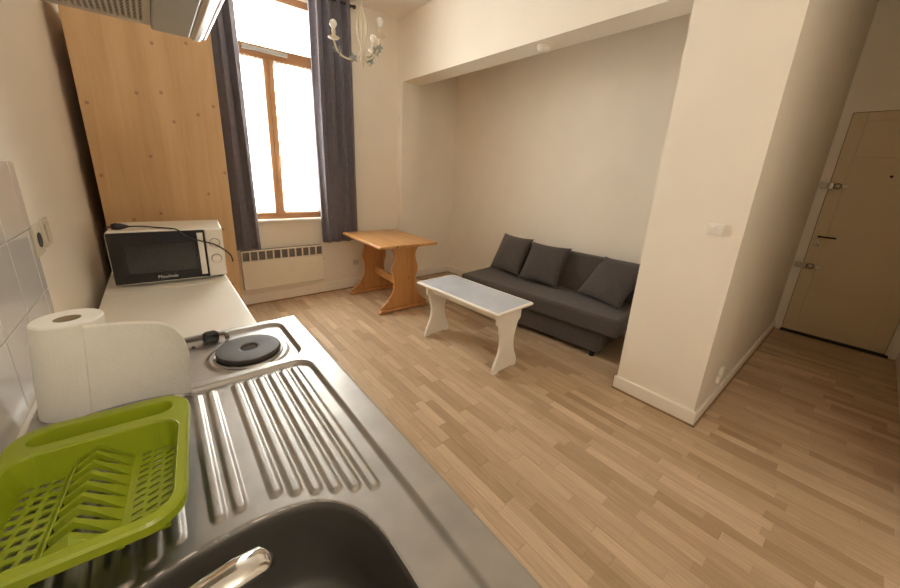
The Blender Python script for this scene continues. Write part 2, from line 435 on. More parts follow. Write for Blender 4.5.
def net(name, x0, x1, z0, z1, label):
    mb = MB()
    ph = x0 * 40
    mb.grid(lambda u, v: (x0 + (x1 - x0) * u, fy0 - .030 + .006 * math.sin(u * 34 + ph + math.sin(v * 3) * .5) + .003 * math.sin(u * 71 + 1), z0 + (z1 - z0) * v + .006 * math.sin(u * 60) * (v > .98)), 60, 20)
    me = mb.mesh(name, True)
    return tag(obj(name, me, M['sheer']), label, 'net curtain', 'net curtains on the casements')
net('net_curtain', .60, .945, .965, 2.40, 'white net curtain over the left window casement')
net('net_curtain', 1.035, 1.425, .965, 2.40, 'white net curtain over the right window casement')

def curtain(name, x0t, x1t, x0b, x1b, z0, z1, folds, label, y=YW - .10):
    mb = MB()
    def f(u, v):
        a = x0b + (x1b - x0b) * u; b = x0t + (x1t - x0t) * u
        w = v ** .8
        amp = .046 * (1 - .3 * (1 - v))
        ph = u * folds * 2 * PI + .5 * math.sin(v * 2.2 + u * 5)
        return (a + (b - a) * w + .012 * math.sin(ph * 2 + 1), y + amp * math.sin(ph) + .008 * math.sin(u * 31 + v * 4), z0 + (z1 - z0) * v)
    mb.grid(f, folds * 26, 40)
    return tag(obj(name, mb.mesh(name, True), M['curtain'], solid=.003), label, 'curtain', 'grey window curtains')
curtain('curtain', .40, .715, .42, .745, .615, 3.09, 3, 'grey curtain hanging between the pine wardrobe and the window')
curtain('curtain', 1.355, 1.775, 1.385, 1.80, .625, 3.09, 4, 'grey curtain hanging beside the pine table')
rod = thing('curtain_rod', 'dark curtain rod above the window', 'curtain rod', (0, YW - .10, 3.045))
obj('pole', MB().tube([(.36, 0, 0), (1.81, 0, 0)], .011, 12), M['blackm'], rod)
for x in (.345, 1.825): obj('finial', MB().lathe([(.004, -.02), (.016, -.014), (.02, 0), (.016, .014), (.004, .02)], (x, 0, 0), 'X', 14), M['blackm'], rod)
for x in (.38, 1.80): obj('bracket', MB().tube([(x, .002, 0), (x, .06, .0), (x, .099, .0)], .007, 8), M['blackm'], rod)

# ------------------------------------------------------------------ radiator
rd = thing('electric_radiator', 'cream electric panel radiator with a dark slotted top below the window', 'radiator', (0, 0, 0))
rx0, rx1, ry0, ry1, rz0, rz1 = .565, 1.385, 3.912, 3.985, .185, .60
obj('body', bx(rx0, rx1, ry0, ry1, rz0, .485), M['rad'], rd, bevel=.008)
obj('grille_back', bx(rx0 + .005, rx1 - .005, ry0 + .02, ry1, .4855, rz1 - .004), M['radm'], rd)
gf = MB(); gf.box(rx0, rx1, ry0, ry0 + .019, rz1 - .014, rz1); gf.box(rx0, rx1, ry0 + .002, ry0 + .018, .486, .494)
obj('grille_frame', gf, M['rad'], rd, bevel=.002)
nb = 12
bar = None
for i in range(nb):
    x = rx0 + .006 + (rx1 - rx0 - .012) * i / (nb - 1)
    if bar is None: bar = bx(-.006, .006, 0, .018, 0, rz1 - .0145 - .4945).mesh('grille_bar'); bar.materials.append(M['rad'])
    o = obj('grille_bar', bar, None, rd); o.location = (x, ry0 + .001, .4944)
obj('thermostat_knob', MB().lathe([(.014, 0), (.014, .012), (.010, .016)], (rx1 + .0005, 3.95, .43), 'X', 16), M['grey'], rd)
obj('wall_bracket', bx(.8, 1.15, ry1, YW, .25, .45), M['rad'], rd)
ps = thing('wall_socket', 'small aged socket on the window wall beside the pine table leg', 'socket', (1.815, YW, .325))
obj('plate', bx(-.035, .035, -.012, 0, -.035, .035), M['sock'], ps, bevel=.004)
obj('outlet', MB().lathe([(.018, -.014), (.018, -.0125)], (0, 0, 0), 'Y', 18), M['grey'], ps)

# ------------------------------------------------------------------ wardrobe
wb = thing('wardrobe', 'tall pale pine wardrobe side beside the window curtain', 'wardrobe', (0, 0, 0))
ax0, ax1, ay0, ay1, az = -.232, .355, 2.60, 3.55, 2.22
obj('side_panel', bx(ax0, ax1, ay0, ay0 + .02, .005, az), M['pine'], wb, bevel=.002)
obj('side_panel', bx(ax0, ax1, ay1 - .02, ay1, .005, az), M['pine'], wb, bevel=.002)
obj('top_panel', bx(ax0, ax1 - .02, ay0 + .0205, ay1 - .0205, az - .02, az), M['pine'], wb)
obj('back_panel', bx(ax0, ax0 + .008, ay0 + .0205, ay1 - .0205, .06, az - .0205), M['pine'], wb)
obj('plinth', bx(ax1 - .05, ax1 - .03, ay0 + .0205, ay1 - .0205, .005, .08), M['pine'], wb)
for a, b, hy in ((ay0 + .0215, 3.074, 3.04), (3.076, ay1 - .0215, 3.11)):
    d = obj('door', bx(ax1 - .019, ax1, a, b, .085, az - .022), M['pine'], wb, bevel=.003)
    obj('knob', MB().lathe([(.006, 0), (.006, .012), (.014, .018), (.014, .026), (.008, .03)], (ax1, hy, 1.05), 'X', 14), M['pinez'], d)

# ------------------------------------------------------------------ kitchen: cabinets, white unit, sink top
kc = thing('base_cabinet', 'white kitchen base cabinet below the steel sink top', 'cabinet', (0, 0, 0))
obj('back_panel', bx(XL + .01, XL + .02, -.245, 1.285, .10, .872), M['white'], kc)
obj('bottom_panel', bx(XL + .0205, .29, -.245, 1.285, .10, .118), M['white'], kc)
for y in (-.245, .262, .772, 1.267): obj('side_panel', bx(XL + .0205, .29, y, y + .018, .1185, .872 if y in (-.245, .772, 1.267) else .70), M['white'], kc)
obj('plinth', bx(XL + .03, .25, -.24, 1.28, .004, .0995), M['dark'], kc)
for i in range(3):
    y0 = -.243 + i * .51
    d = obj('door', bx(.2905, .31, y0, y0 + .506, .105, .868), M['white'], kc, bevel=.003)
    obj('handle', MB().tube([(.3105, y0 + .44, .68), (.335, y0 + .44, .68), (.335, y0 + .44, .80), (.3105, y0 + .44, .80)], .005, 8), M['chrome'], d)
wu = thing('low_cabinet', 'low white cabinet with a plain white top carrying the microwave', 'cabinet', (0, 0, 0))
cx0, cx1, cy0, cy1, cz = -.245, .232, 1.302, 2.575, .86
obj('body', bx(cx0 + .005, cx1 - .02, cy0 + .004, cy1, .05, cz - .031), M['white'], wu, bevel=.003)
obj('top_panel', bx(cx0, cx1, cy0, 2.058, cz - .03, cz), M['white'], wu, bevel=.006, seg=3)
obj('rear_top_panel', bx(cx0, cx1, 2.062, cy1, cz - .03, cz), M['white'], wu, bevel=.006, seg=3)
d = obj('door', bx(cx1 - .0195, cx1 - .002, cy0 + .006, 1.93, .055, cz - .034), M['white'], wu, bevel=.004)
obj('handle', bx(cx1 - .0015, cx1 + .012, 1.86, 1.90, .60, .78), M['grey'], d, bevel=.004)
d = obj('door', bx(cx1 - .0195, cx1 - .002, 1.936, cy1 - .004, .055, cz - .034), M['white'], wu, bevel=.004)
obj('foot_rail', bx(cx0 + .02, cx1 - .05, cy0 + .02, cy1 - .02, .003, .0495), M['dark'], wu)

# --- stainless sink top with hob
BC = (.010, .305); BA, BB, BN = .195, .206, 2.9        # basin outline (superellipse)
def sell(x, y): return abs((x - BC[0]) / BA) ** BN + abs((y - BC[1]) / BB) ** BN
def sstep(t): t = max(0, min(1, t)); return t * t * (3 - 2 * t)
def rr_in(x, y, x0, x1, y0, y1, r):
    """signed distance inside a rounded rectangle (positive inside)"""
    qx = abs(x - (x0 + x1) / 2) - (x1 - x0) / 2 + r; qy = abs(y - (y0 + y1) / 2) - (y1 - y0) / 2 + r
    return -(math.hypot(max(qx, 0), max(qy, 0)) + min(max(qx, qy), 0) - r)
RIDGE = [.006, .036] + [.090 + .0285 * i for i in range(6)] + [-.048 - .0285 * i for i in range(6)]
def ridge_y0(x):
    if x > .08: return .548 - (x - .09) * .62
    if x < -.04: return .548 + (x + .048) * .5
    return .553
HPC = (.150, 1.092)
def top_z(x, y):
    z = .910
    z -= .010 * sstep(rr_in(x, y, -.262, .280, .988, 1.268, .045) / .010)
    z -= .010 * sstep(rr_in(x, y, -.262, .280, -.21, .962, .05) / .010)
    for rx in RIDGE:
        dx = abs(x - rx)
        if dx < .0105:
            ya = ridge_y0(rx)
            dy = max(ya - y, y - .93, 0)
            h = 1 - (math.hypot(dx, dy) / .0105) ** 2 if dy > 0 else 1 - (dx / .0105) ** 2
            if h > 0: z += .0040 * min(1, 1.5 * h) ** .8
    r = math.hypot(x - HPC[0], y - HPC[1])
    if r < .125: z += .004 * sstep((.112 - r) / .012)
    return z
SX0, SX1, SY0, SY1 = XL + .004, .338, -.25, 1.295
def sink_top():
    st = thing('sink_top', 'stainless steel sink top with ridged drainer and one hotplate', 'sink', (0, 0, 0))
    nx, ny = 208, 386
    xs = [SX0 + (SX1 - SX0) * i / nx for i in range(nx + 1)]; ys = [SY0 + (SY1 - SY0) * j / ny for j in range(ny + 1)]
    V = []; deep = []
    for j, y in enumerate(ys):
        for i, x in enumerate(xs):
            s = sell(x, y)
            if s < 1:
                k = s ** (1 / BN)
                d = (1 - k) * math.hypot(x - BC[0], y - BC[1]) / max(k, 1e-6)
                if d < .0065 and k > .5:
                    X = BC[0] + (x - BC[0]) / k; Y = BC[1] + (y - BC[1]) / k
                    V.append((X, Y, top_z(X, Y) - .001)); deep.append(False)
                else:
                    V.append((x, y, .9)); deep.append(True)
            else:
                z = top_z(x, y)
                e = min(x - SX0, SX1 - x, y - SY0, SY1 - y)
                if e < .004: z -= .004 * (1 - math.sqrt(max(0, 1 - (1 - e / .004) ** 2)))
                V.append((x, y, z)); deep.append(False)
    F = []
    for j in range(ny):
        for i in range(nx):
            q = (j * (nx + 1) + i, j * (nx + 1) + i + 1, (j + 1) * (nx + 1) + i + 1, (j + 1) * (nx + 1) + i)
            if not any(deep[a] for a in q): F.append(q)
    # folded-down edges
    def skirt(idx):
        n = len(V); 
        for a in idx: V.append((V[a][0], V[a][1], .874))
        for k in range(len(idx) - 1): F.append((idx[k], idx[k + 1], n + k + 1, n + k))
    skirt([j * (nx + 1) + nx for j in range(ny + 1)])
    skirt([ny * (nx + 1) + i for i in range(nx + 1)])
    skirt([i for i in range(nx + 1)])
    mb = MB(); mb.v = V; mb.f = F
    obj('worktop', mb.mesh('worktop', True), M['steel'], st)
    # bowl
    n = 72; loops = []
    def se(k, z):
        out = []
        for i in range(n):
            a = 2 * PI * i / n; c, s = math.cos(a), math.sin(a)
            out.append((BC[0] + BA * k * math.copysign(abs(c) ** (2 / BN), c), BC[1] + BB * k * math.copysign(abs(s) ** (2 / BN), s), z))
        return out
    rz = .8995
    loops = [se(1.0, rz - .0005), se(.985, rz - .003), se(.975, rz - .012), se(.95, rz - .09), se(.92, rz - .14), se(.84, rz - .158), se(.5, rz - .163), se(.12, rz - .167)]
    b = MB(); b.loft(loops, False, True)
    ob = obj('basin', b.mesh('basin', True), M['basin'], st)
    obj('drain', MB().lathe([(.0, .742), (.03, .742), (.034, .7385), (.036, .735)], (BC[0], BC[1], 0), 'Z', 24, False, False), M['chrome'], ob)
    # hotplate
    hp = obj('hotplate', MB().lathe([(.080, .9045), (.0845, .911), (.0845, .920), (.082, .9235), (.070, .9240), (.030, .9235), (.024, .9225), (.022, .9195), (.0, .9190)], (HPC[0], HPC[1], 0), 'Z', 56).mesh('hotplate', False), M['iron'], st)
    obj('trim_ring', MB().lathe([(.092, .9035), (.091, .9075), (.086, .908), (.085, .906)], (HPC[0], HPC[1], 0), 'Z', 56, False, False).mesh('trim_ring', True), M['steel'], hp)
    obj('dimple', MB().lathe([(.0215, .9196), (.0, .9197)], (HPC[0], HPC[1], 0), 'Z', 32), M['dark'], hp)
    # lid hinge rod at the rear of the hob
    hg = obj('lid_hinge', MB().tube([(-.075, 1.244, .917), (.092, 1.244, .919), (.106, 1.242, .919), (.111, 1.234, .916), (.112, 1.226, .905)], .0065, 8).mesh('lid_hinge', True), M['rod'], st)
    obj('clamp', MB().loft([[(p[0] + .070, p[1] + 1.244, z) for p in rrect(a, b2, .008)] for a, b2, z in ((.021, .014, .9045), (.022, .015, .912), (.021, .014, .926), (.015, .010, .931))]), M['black'], hg)
    for x in (-.01, .022): obj('screw', MB().lathe([(.004, .9005), (.004, .9035), (.002, .9045)], (x, 1.222, 0), 'Z', 10), M['dark'], hg)
sink_top()

# --- mixer tap
tp = thing('mixer_tap', 'chrome tap with its spout over the dark sink basin', 'tap', (-.215, .345, 0))
obj('body', MB().lathe([(.028, .9005), (.028, .908), (.022, .913), (.021, .975), (.024, .985), (.018, .998), (.0, 1.0)], (0, 0, 0), 'Z', 28).mesh('body', True), M['chrome'], tp)
sp = [(.012, .003, .960), (.06, .008, .972), (.12, .014, .984), (.18, .019, .992), (.225, .022, .994), (.252, .024, .990), (.262, .025, .984)]
obj('spout', MB().tube(sp, [.014, .0155, .017, .0185, .0195, .018, .010], 20, .6).mesh('spout', True), M['chrome'], tp)
obj('lever', MB().tube([(0, 0, 1.002), (-.005, -.03, 1.02), (-.008, -.09, 1.045)], [.012, .009, .007], 12, .6).mesh('lever', True), M['chrome'], tp)

# ------------------------------------------------------------------ microwave
mrot = -.07
mw = thing('microwave', 'white microwave oven with a black door on the low white cabinet', 'microwave', (-.207, 2.158, .861), mrot)
mwW, mwD, mwH = .443, .33, .262
obj('body', bx(0, mwW, .006, mwD, .012, mwH), M['white'], mw, bevel=.008, seg=3)
for x in (.03, mwW - .03):
    for y in (.04, mwD - .04): obj('foot', MB().lathe([(.012, 0.0005), (.012, .0115)], (x, y, 0), 'Z', 12), M['blackm'], mw)
dr = obj('door', bx(.004, .366, -.010, .0055, .016, mwH - .006), M['black'], mw, bevel=.003)
obj('window', bx(.058, .318, -.0112, -.0102, .062, .198), M['mwwin'], dr)
obj('door_trim', bx(.003, .366, -.0115, .0053, .012, .0158), M['chrome'], dr)
obj('door_trim', bx(.0015, .0038, -.0115, .0053, .012, mwH - .006), M['chrome'], dr)
obj('handle_strip', bx(.334, .358, -.0145, -.0102, .03, mwH - .018), M['white'], dr, bevel=.0015)
obj('control_panel', bx(.3675, mwW - .003, -.008, .0055, .014, mwH - .005), M['white'], mw, bevel=.003)
for z in (.188, .106):
    k = obj('knob', MB().lathe([(.0185, -.0215), (.021, -.018), (.021, -.0085)], (.404, 0, z), 'Y', 28).mesh('knob', False), M['white'], mw)
    obj('knob_ring', MB().lathe([(.0235, -.0082), (.0235, -.0102), (.0212, -.0102), (.0212, -.0082)], (.404, 0, z), 'Y', 28, False, False), M['redring'], k)
fc = bpy.data.curves.new('maker_name', 'FONT'); fc.body = 'Moulinex'; fc.size = .021; fc.align_x = 'CENTER'; fc.extrude = .0003; fc.shear = .2
fo = bpy.data.objects.new('tmp', fc); C.objects.link(fo)
dg = bpy.context.evaluated_depsgraph_get(); tme = bpy.data.meshes.new_from_object(fo.evaluated_get(dg)); bpy.data.objects.remove(fo)
tme.materials.clear(); tme.materials.append(M['letter'])
to = obj('lettering', tme, None, dr); to.rotation_euler = (PI / 2, 0, 0); to.location = (.196, -.0112, .030)
def bez(pts, n=10):
    out = []
    P = [Vector(p) for p in pts]
    for i in range(len(P) - 1):
        p0, p1, p2, p3 = P[max(i - 1, 0)], P[i], P[i + 1], P[min(i + 2, len(P) - 1)]
        for k in range(n):
            t = k / n
            out.append(tuple(.5 * ((2 * p1) + (-p0 + p2) * t + (2 * p0 - 5 * p1 + 4 * p2 - p3) * t * t + (-p0 + 3 * p1 - 3 * p2 + p3) * t ** 3)))
    out.append(tuple(P[-1])); return out
cp = bez([(.075, .065, .276), (.12, .07, .274), (.19, .045, .268), (.235, .012, .267), (.262, -.012, .262), (.30, -.022, .228), (.345, -.024, .205), (.40, -.03, .185), (.445, -.035, .150), (.468, -.02, .115), (.474, .0, .08)], 8)
cpo = obj('power_cord', MB().tube(cp, .0034, 8).mesh('power_cord', True), M['blackm'], mw)
pg = MB().tube([(.018, .06, .277), (.032, .061, .278), (.05, .063, .278), (.064, .064, .277), (.08, .065, .276)], [.012, .0155, .0145, .010, .0045], 14)
for dy in (-.008, .008): pg.tube([(.020, .06 + dy, .277), (.001, .059 + dy, .277)], .0024, 8)
obj('plug', pg.mesh('plug', True), M['blackm'], cpo)

# ------------------------------------------------------------------ paper roll
pr = thing('paper_towel_roll', 'white kitchen paper roll with a loose sheet hanging off beside the dish rack', 'paper roll', (-.204, 1.028, .9005))
RR, RH = .056, .218
def rollp(r, z, a, tilt=.10):
    x, y = r * math.cos(a), r * math.sin(a)
    return (x + tilt * z, y, z)
n = 48
rl = MB(); rl.loft([[rollp(r, z, 2 * PI * i / n) for i in range(n)] for r, z in ((.021, .006), (RR - .002, .0005), (RR, .004), (RR, RH - .003), (RR - .003, RH), (.022, RH - .001), (.021, RH - .004))], False, False)
obj('roll', rl, M['paper'], pr, bevel=0)
co = MB(); co.loft([[rollp(r, z, 2 * PI * i / n) for i in range(n)] for r, z in ((.0195, .002), (.0208, .002), (.0208, RH - .002), (.0195, RH - .002), (.0195, .002))], False, False)
obj('core', co.mesh('core', True), M['card'], pr)
A0 = -PI / 2 + .50                       # where the sheet leaves the roll
NS = 60
PATH = []
_x, _y, _h = (RR + .0012) * math.cos(A0), (RR + .0012) * math.sin(A0), .12
for _i in range(NS + 1):
    PATH.append((_x, _y))
    _h -= .55 / NS
    _x += .182 / NS * math.cos(_h); _y += .182 / NS * math.sin(_h)
def sheetp(u, v):
    k = u
    f = k * NS; i = min(int(f), NS - 1); t = f - i
    x = PATH[i][0] * (1 - t) + PATH[i + 1][0] * t; y = PATH[i][1] * (1 - t) + PATH[i + 1][1] * t
    # the outer top corner is rounded off and sags
    top = RH - .006
    top -= .016 * k
    if k > .68: top -= .075 * (1 - math.sqrt(max(0, 1 - ((k - .68) / .32) ** 2)))
    z = .003 + v * (top - .003)
    return (x + .10 * z * (1 - .5 * k), y - .025 * k * k * v, z)
sh = MB(); sh.grid(sheetp, 60, 30)
obj('loose_sheet', sh.mesh('loose_sheet', True), M['paper'], pr, solid=.0008)

# ------------------------------------------------------------------ dish rack
dk = thing('dish_rack', 'lime green plastic dish rack on the steel drainer', 'dish rack', (-.143, .699, 0), math.radians(-4.5))
RZT, RZF = .970, .916
G = M['green']
OH = (.126, .168)
outer = rrect(OH[0], OH[1], .05, 10); outer_lo = rrect(OH[0] + .001, OH[1] + .001, .05, 10)
iv0, iv1 = -.152, .083; ih = .113
icy = (iv0 + iv1) / 2; ihy = (iv1 - iv0) / 2
inner = rrect(ih, ihy, .038, 10, 0, icy)
fl_h, fl_y0, fl_y1 = .100, -.128, .074
fcy = (fl_y0 + fl_y1) / 2; fhy = (fl_y1 - fl_y0) / 2
bot = rrect(fl_h, fhy, .022, 10, 0, fcy)
def ring(mb, a, b):      # two loops of equal length
    n = len(a); mb.add(list(a) + list(b), [(i, (i + 1) % n, n + (i + 1) % n, n + i) for i in range(n)])
Z3 = lambda l, z: [(p[0], p[1], z) for p in l]
# rim with rolled edge; the deck at the back carries the cutlery pocket
pk = rrect(.100, .0225, .0220, 10, 0, .125)
rim = MB()
rim.loft([Z3(rrect(OH[0] - .002, OH[1] - .002, .048, 10), RZT - .016), Z3(outer_lo, RZT - .016), Z3(outer, RZT - .004), Z3(rrect(OH[0] - .0035, OH[1] - .0035, .047, 10), RZT)], False, False)
bm = bmesh.new()
def addloop(pts, z):
    vs = [bm.verts.new((p[0], p[1], z)) for p in pts]
    return [bm.edges.new((vs[i], vs[(i + 1) % len(vs)])) for i in range(len(vs))]
ed = addloop(rrect(OH[0] - .0035, OH[1] - .0035, .047, 10), RZT) + addloop(inner, RZT) + addloop(pk, RZT)
bmesh.ops.triangle_fill(bm, use_beauty=True, edges=ed)
bm.verts.index_update()
rim.add([tuple(v.co) for v in bm.verts], [tuple(v.index for v in f.verts) for f in bm.faces]); bm.free()
obj('rim', rim, G, dk)
pkm = MB(); pkm.loft([Z3(pk, RZT), Z3(rrect(.099, .0215, .021, 10, 0, .125), RZT - .003), Z3(rrect(.095, .0175, .017, 10, 0, .125), RZT - .030)], False, True)
obj('cutlery_pocket', pkm, G, dk)
wl = MB(); mid = rrect(ih - .004, ihy - .005, .034, 10, 0, icy + .001)
wl.loft([Z3(inner, RZT), Z3(rrect(ih - .002, ihy - .002, .036, 10, 0, icy), RZT - .004), Z3(mid, RZT - .018), Z3(bot, RZF)], False, False)
obj('basket_wall', wl, G, dk, solid=.0022)
def holed(u0, u1, v0, v1, nu, nv, hole, z, dz=.003):
    mb = MB(); du, dv = (u1 - u0) / nu, (v1 - v0) / nv
    for i in range(nu):
        for j in range(nv):
            cu, cv = u0 + (i + .5) * du, v0 + (j + .5) * dv
            o = [(-1, -1), (0, -1), (1, -1), (1, 0), (1, 1), (0, 1), (-1, 1), (-1, 0)]
            O = [(cu + a * du / 2, cv + b * dv / 2) for a, b in o]; I = [(cu + a, cv + b) for a, b in hole]
            ring(mb, Z3(O, z), Z3(I, z)); ring(mb, Z3(I, z), Z3(I, z - dz))
    return mb
# bars, not filled sheet: holes are real openings
hs = .0056
sq = [(-hs, -hs * .9), (0, -hs * .9), (hs, -hs * .9), (hs, 0), (hs, hs * .9), (0, hs * .9), (-hs, hs * .9), (-hs, 0)]
sk = [(a + b * .25, b) for a, b in sq]
obj('left_floor', holed(-fl_h - .001, -.048, fl_y0 - .001, fl_y1 + .001, 3, 11, sk, RZF), G, dk)
h2 = (.0066, .0034)
sl = [(-h2[0], -h2[1] - .002), (0, -h2[1]), (h2[0] * .8, -h2[1] + .003), (h2[0], .002), (h2[0], h2[1] + .002), (0, h2[1]), (-h2[0] * .8, h2[1] - .003), (-h2[0], -.002)]
obj('right_floor', holed(.048, fl_h + .001, fl_y0 - .001, fl_y1 + .001, 3, 13, sl, RZF), G, dk)
ul, ut, up_, ur, zl, zp = -.048, -.030, -.002, .040, RZF + .026, RZF + .043
base = MB(); base.prism([(ul, RZF - .003), (ul, RZF), (ut - .002, zl), (ut, zl), (ut, zl - .003), (ul + .004, RZF - .003)], fl_y0 - .004, fl_y1 + .010, 'Y')
base.box(ur, .0485, fl_y0 - .002, fl_y1 + .004, RZF - .003, RZF + .0005)
obj('ridge_edge', base, G, dk)
nr = 9
v0, v1 = fl_y0 + .012, fl_y1 + .004
pitch = (v1 - v0) / (nr - 1)
ta, tb = .0040, pitch / 2 - .0004
rb = MB()
sec = [(ut, zl, zl - .010, ta), (up_, zp, zp - .012, ta), (up_ + .014, zp - .014, zp - .024, ta + .001), (ur + .0005, RZF + .0005, RZF - .0028, tb)]
rb.loft([[(u, -t, zb), (u, t, zb), (u, t, zt), (u, -t, zt)] for u, zt, zb, t in sec])
rib = rb.mesh('rib'); rib.materials.append(G)
for i in range(nr):
    o = obj('rib', rib, None, dk); o.location = (0, v0 + pitch * i, 0)
ra = MB(); ra.add([(ut, v0 - .004, zl), (up_, v0 - .004, zp), (ur, v0 - .004, RZF), (ut - .004, iv0 + .008, RZF + .028), (up_ + .004, iv0 + .006, RZF + .038), (ur, iv0 + .012, RZF + .016), (ul, v0 - .004, RZF), (ul, iv0 + .016, RZF + .012)],
                  [(0, 1, 4, 3), (1, 2, 5, 4), (0, 3, 7, 6)])
obj('ridge_end', ra, G, dk)
for a in (-.085, .085):
    for b in (-.112, .058): obj('foot', MB().lathe([(.006, RZF - .0095), (.008, RZF - .001)], (a, b, 0), 'Z', 12), G, dk)

# ------------------------------------------------------------------ extractor hood
hd = thing('extractor_hood', 'grey cooker hood with a perforated underside above the kitchen counter', 'cooker hood', (0, 0, 0))
hx0, hx1, hy0, hy1, hz = XL + .002, .165, .695, 1.295, 1.777
obj('casing', bx(hx0, .128, hy0, hy1, hz + .012, hz + .13), M['hood'], hd, bevel=.003)
def perfor():
    mb = MB(); p = .0105; x0, x1 = hx0 + .012, .036; y0, y1 = hy0 + .03, hy1 - .022
    nx = int((x1 - x0) / p); ny = int((y1 - y0) / p); r = .0037
    for i in range(nx):
        for j in range(ny):
            cx, cy = x0 + (i + .5) * p, y0 + (j + .5) * p
            O = [(cx + a * p / 2, cy + b * p / 2) for a, b in ((-1, -1), (0, -1), (1, -1), (1, 0), (1, 1), (0, 1), (-1, 1), (-1, 0))]
            I = [(cx + r * math.cos(a), cy + r * math.sin(a)) for a in [-.75 * PI + k * PI / 4 for k in range(8)]]
            ring(mb, Z3(O, hz), Z3(I, hz)); 
    for a in ((hx0, x0, hy0, hy1), (x0 + nx * p, .0455, hy0, hy1), (x0, x0 + nx * p, hy0, y0), (x0, x0 + nx * p, y0 + ny * p, hy1)):
        mb.add([(a[0], a[2], hz), (a[1], a[2], hz), (a[1], a[3], hz), (a[0], a[3], hz)], [(0, 1, 2, 3)])
    o = obj('perforated_filter', mb, M['hood'], hd); tag(o, 'underside filter with rows of small holes', kind='stuff')
perfor()
obj('filter_backing', bx(hx0 + .004, .0455, hy0 + .004, hy1 - .004, hz + .0095, hz + .0115), M['dark'], hd)
obj('filter_edge', bx(hx0, .0455, hy1 - .004, hy1, hz + .0005, hz + .0118), M['hood'], hd)
obj('light_cover', bx(.047, .127, hy0, hy1 + .004, hz - .008, hz + .0115), M['grey'], hd, bevel=.004)
obj('front_profile', MB().prism([(.1285, hz - .006), (.136, hz - .012), (.150, hz - .010), (.154, hz - .004), (.162, hz - .004), (.168, hz + .004), (.168, hz + .03), (.163, hz + .036), (.1285, hz + .036)], hy0, hy1 + .006, 'Y'), M['trimm'], hd, bevel=.002)

# ------------------------------------------------------------------ sockets on the kitchen wall
for y, lab in ((1.47, 'beige wall socket nearest the splashback tiles on the kitchen wall'), (1.62, 'beige wall switch nearer the microwave on the kitchen wall')):
    s = thing('wall_socket', lab, 'socket', (XL + (.0072 if y < 1.55 else 0), y, 1.215), 0, 'sockets on the kitchen wall')
    obj('plate', bx(0, .006, -.04, .04, -.042, .042), M['sock'], s, bevel=.002)
    if y < 1.55: obj('outlet', MB().lathe([(.021, .0065), (.021, .008), (.018, .0082), (.016, .0075)], (0, 0, 0), 'X', 20), M['dark'], s)
    else: obj('rocker', bx(.0065, .010, -.024, .024, -.028, .028), M['sock'], s, bevel=.003)

# ------------------------------------------------------------------ pine trestle table
pt = thing('trestle_table', 'varnished pine trestle table below the window', 'table', (1.925, 3.37, 0), math.radians(-1.5))
obj('tabletop', bx(-.345, .335, -.47, .46, .715, .742), M['pinet'], pt, bevel=.008, seg=3)
def leg_outline():
    half = [(.15, .045), (.285, .045)]
    pts = [(.295, .05), (.285, .068), (.235, .10), (.185, .15), (.152, .205), (.134, .26), (.128, .32), (.134, .37), (.150, .42), (.156, .46), (.150, .50), (.132, .55), (.122, .60), (.128, .64), (.150, .675), (.178, .70), (.19, .7145)]
    return mirror_outline(pts)
leg_me = MB().prism(leg_outline(), -.014, .014, 'Y').mesh('leg'); leg_me.materials.append(M['pinez'])
ft = [(-.31, .004), (-.24, .004), (-.20, .016), (.20, .016), (.24, .004), (.31, .004), (.315, .016), (.26, .0495), (-.26, .0495), (-.315, .016)]
ft_me = MB().prism(ft, -.028, .028, 'Y').mesh('foot'); ft_me.materials.append(M['pinez'])
for y in (-.355, .365):
    l = obj('leg', leg_me, None, pt, bevel=.005); l.location = (0, y, 0)
    o = obj('foot', ft_me, None, pt, bevel=.005); o.location = (0, y, 0)
obj('stretcher', bx(-.014, .014, -.340, .350, .24, .325), M['pinet'], pt, bevel=.004)
for y in (-.30, .31): obj('cleat', bx(-.24, .24, y - .012, y + .012, .685, .7145), M['pinez'], pt, bevel=.003)

# ------------------------------------------------------------------ white coffee table
ct = thing('coffee_table', 'white painted bench-like coffee table with pale blue top before the sofa', 'table', (1.892, 1.952, 0), math.radians(3))
obj('tabletop', bx(-.214, .214, -.462, .462, .507, .528), M['whitep'], ct, bevel=.009, seg=3)
obj('inset_panel', bx(-.194, .194, -.442, .442, .5282, .5292), M['tabpanel'], ct)
pts = [(.075, .018), (.095, .004), (.138, .004), (.138, .050), (.128, .085), (.104, .13), (.086, .175), (.078, .22), (.078, .265), (.086, .31), (.098, .345), (.102, .37), (.110, .39), (.130, .405), (.138, .42), (.138, .5065)]
wleg = MB().prism(mirror_outline(pts), -.012, .012, 'Y').mesh('leg'); wleg.materials.append(M['whitep'])
for y in (-.405, .400):
    o = obj('leg', wleg, None, ct, bevel=.004); o.location = (-.012, y, 0)
for x in (-.085, .085): obj('apron', bx(x - .009, x + .009, -.3925, .3875, .42, .5065), M['whitep'], ct, bevel=.002)

# ------------------------------------------------------------------ sofa
th = math.radians(6.2)
SL, SZ = 1.672, .41
sf = thing('sofa_bed', 'dark grey-brown armless sofa bed standing in the alcove', 'sofa', (2.448, 2.715, 0), th - PI / 2)
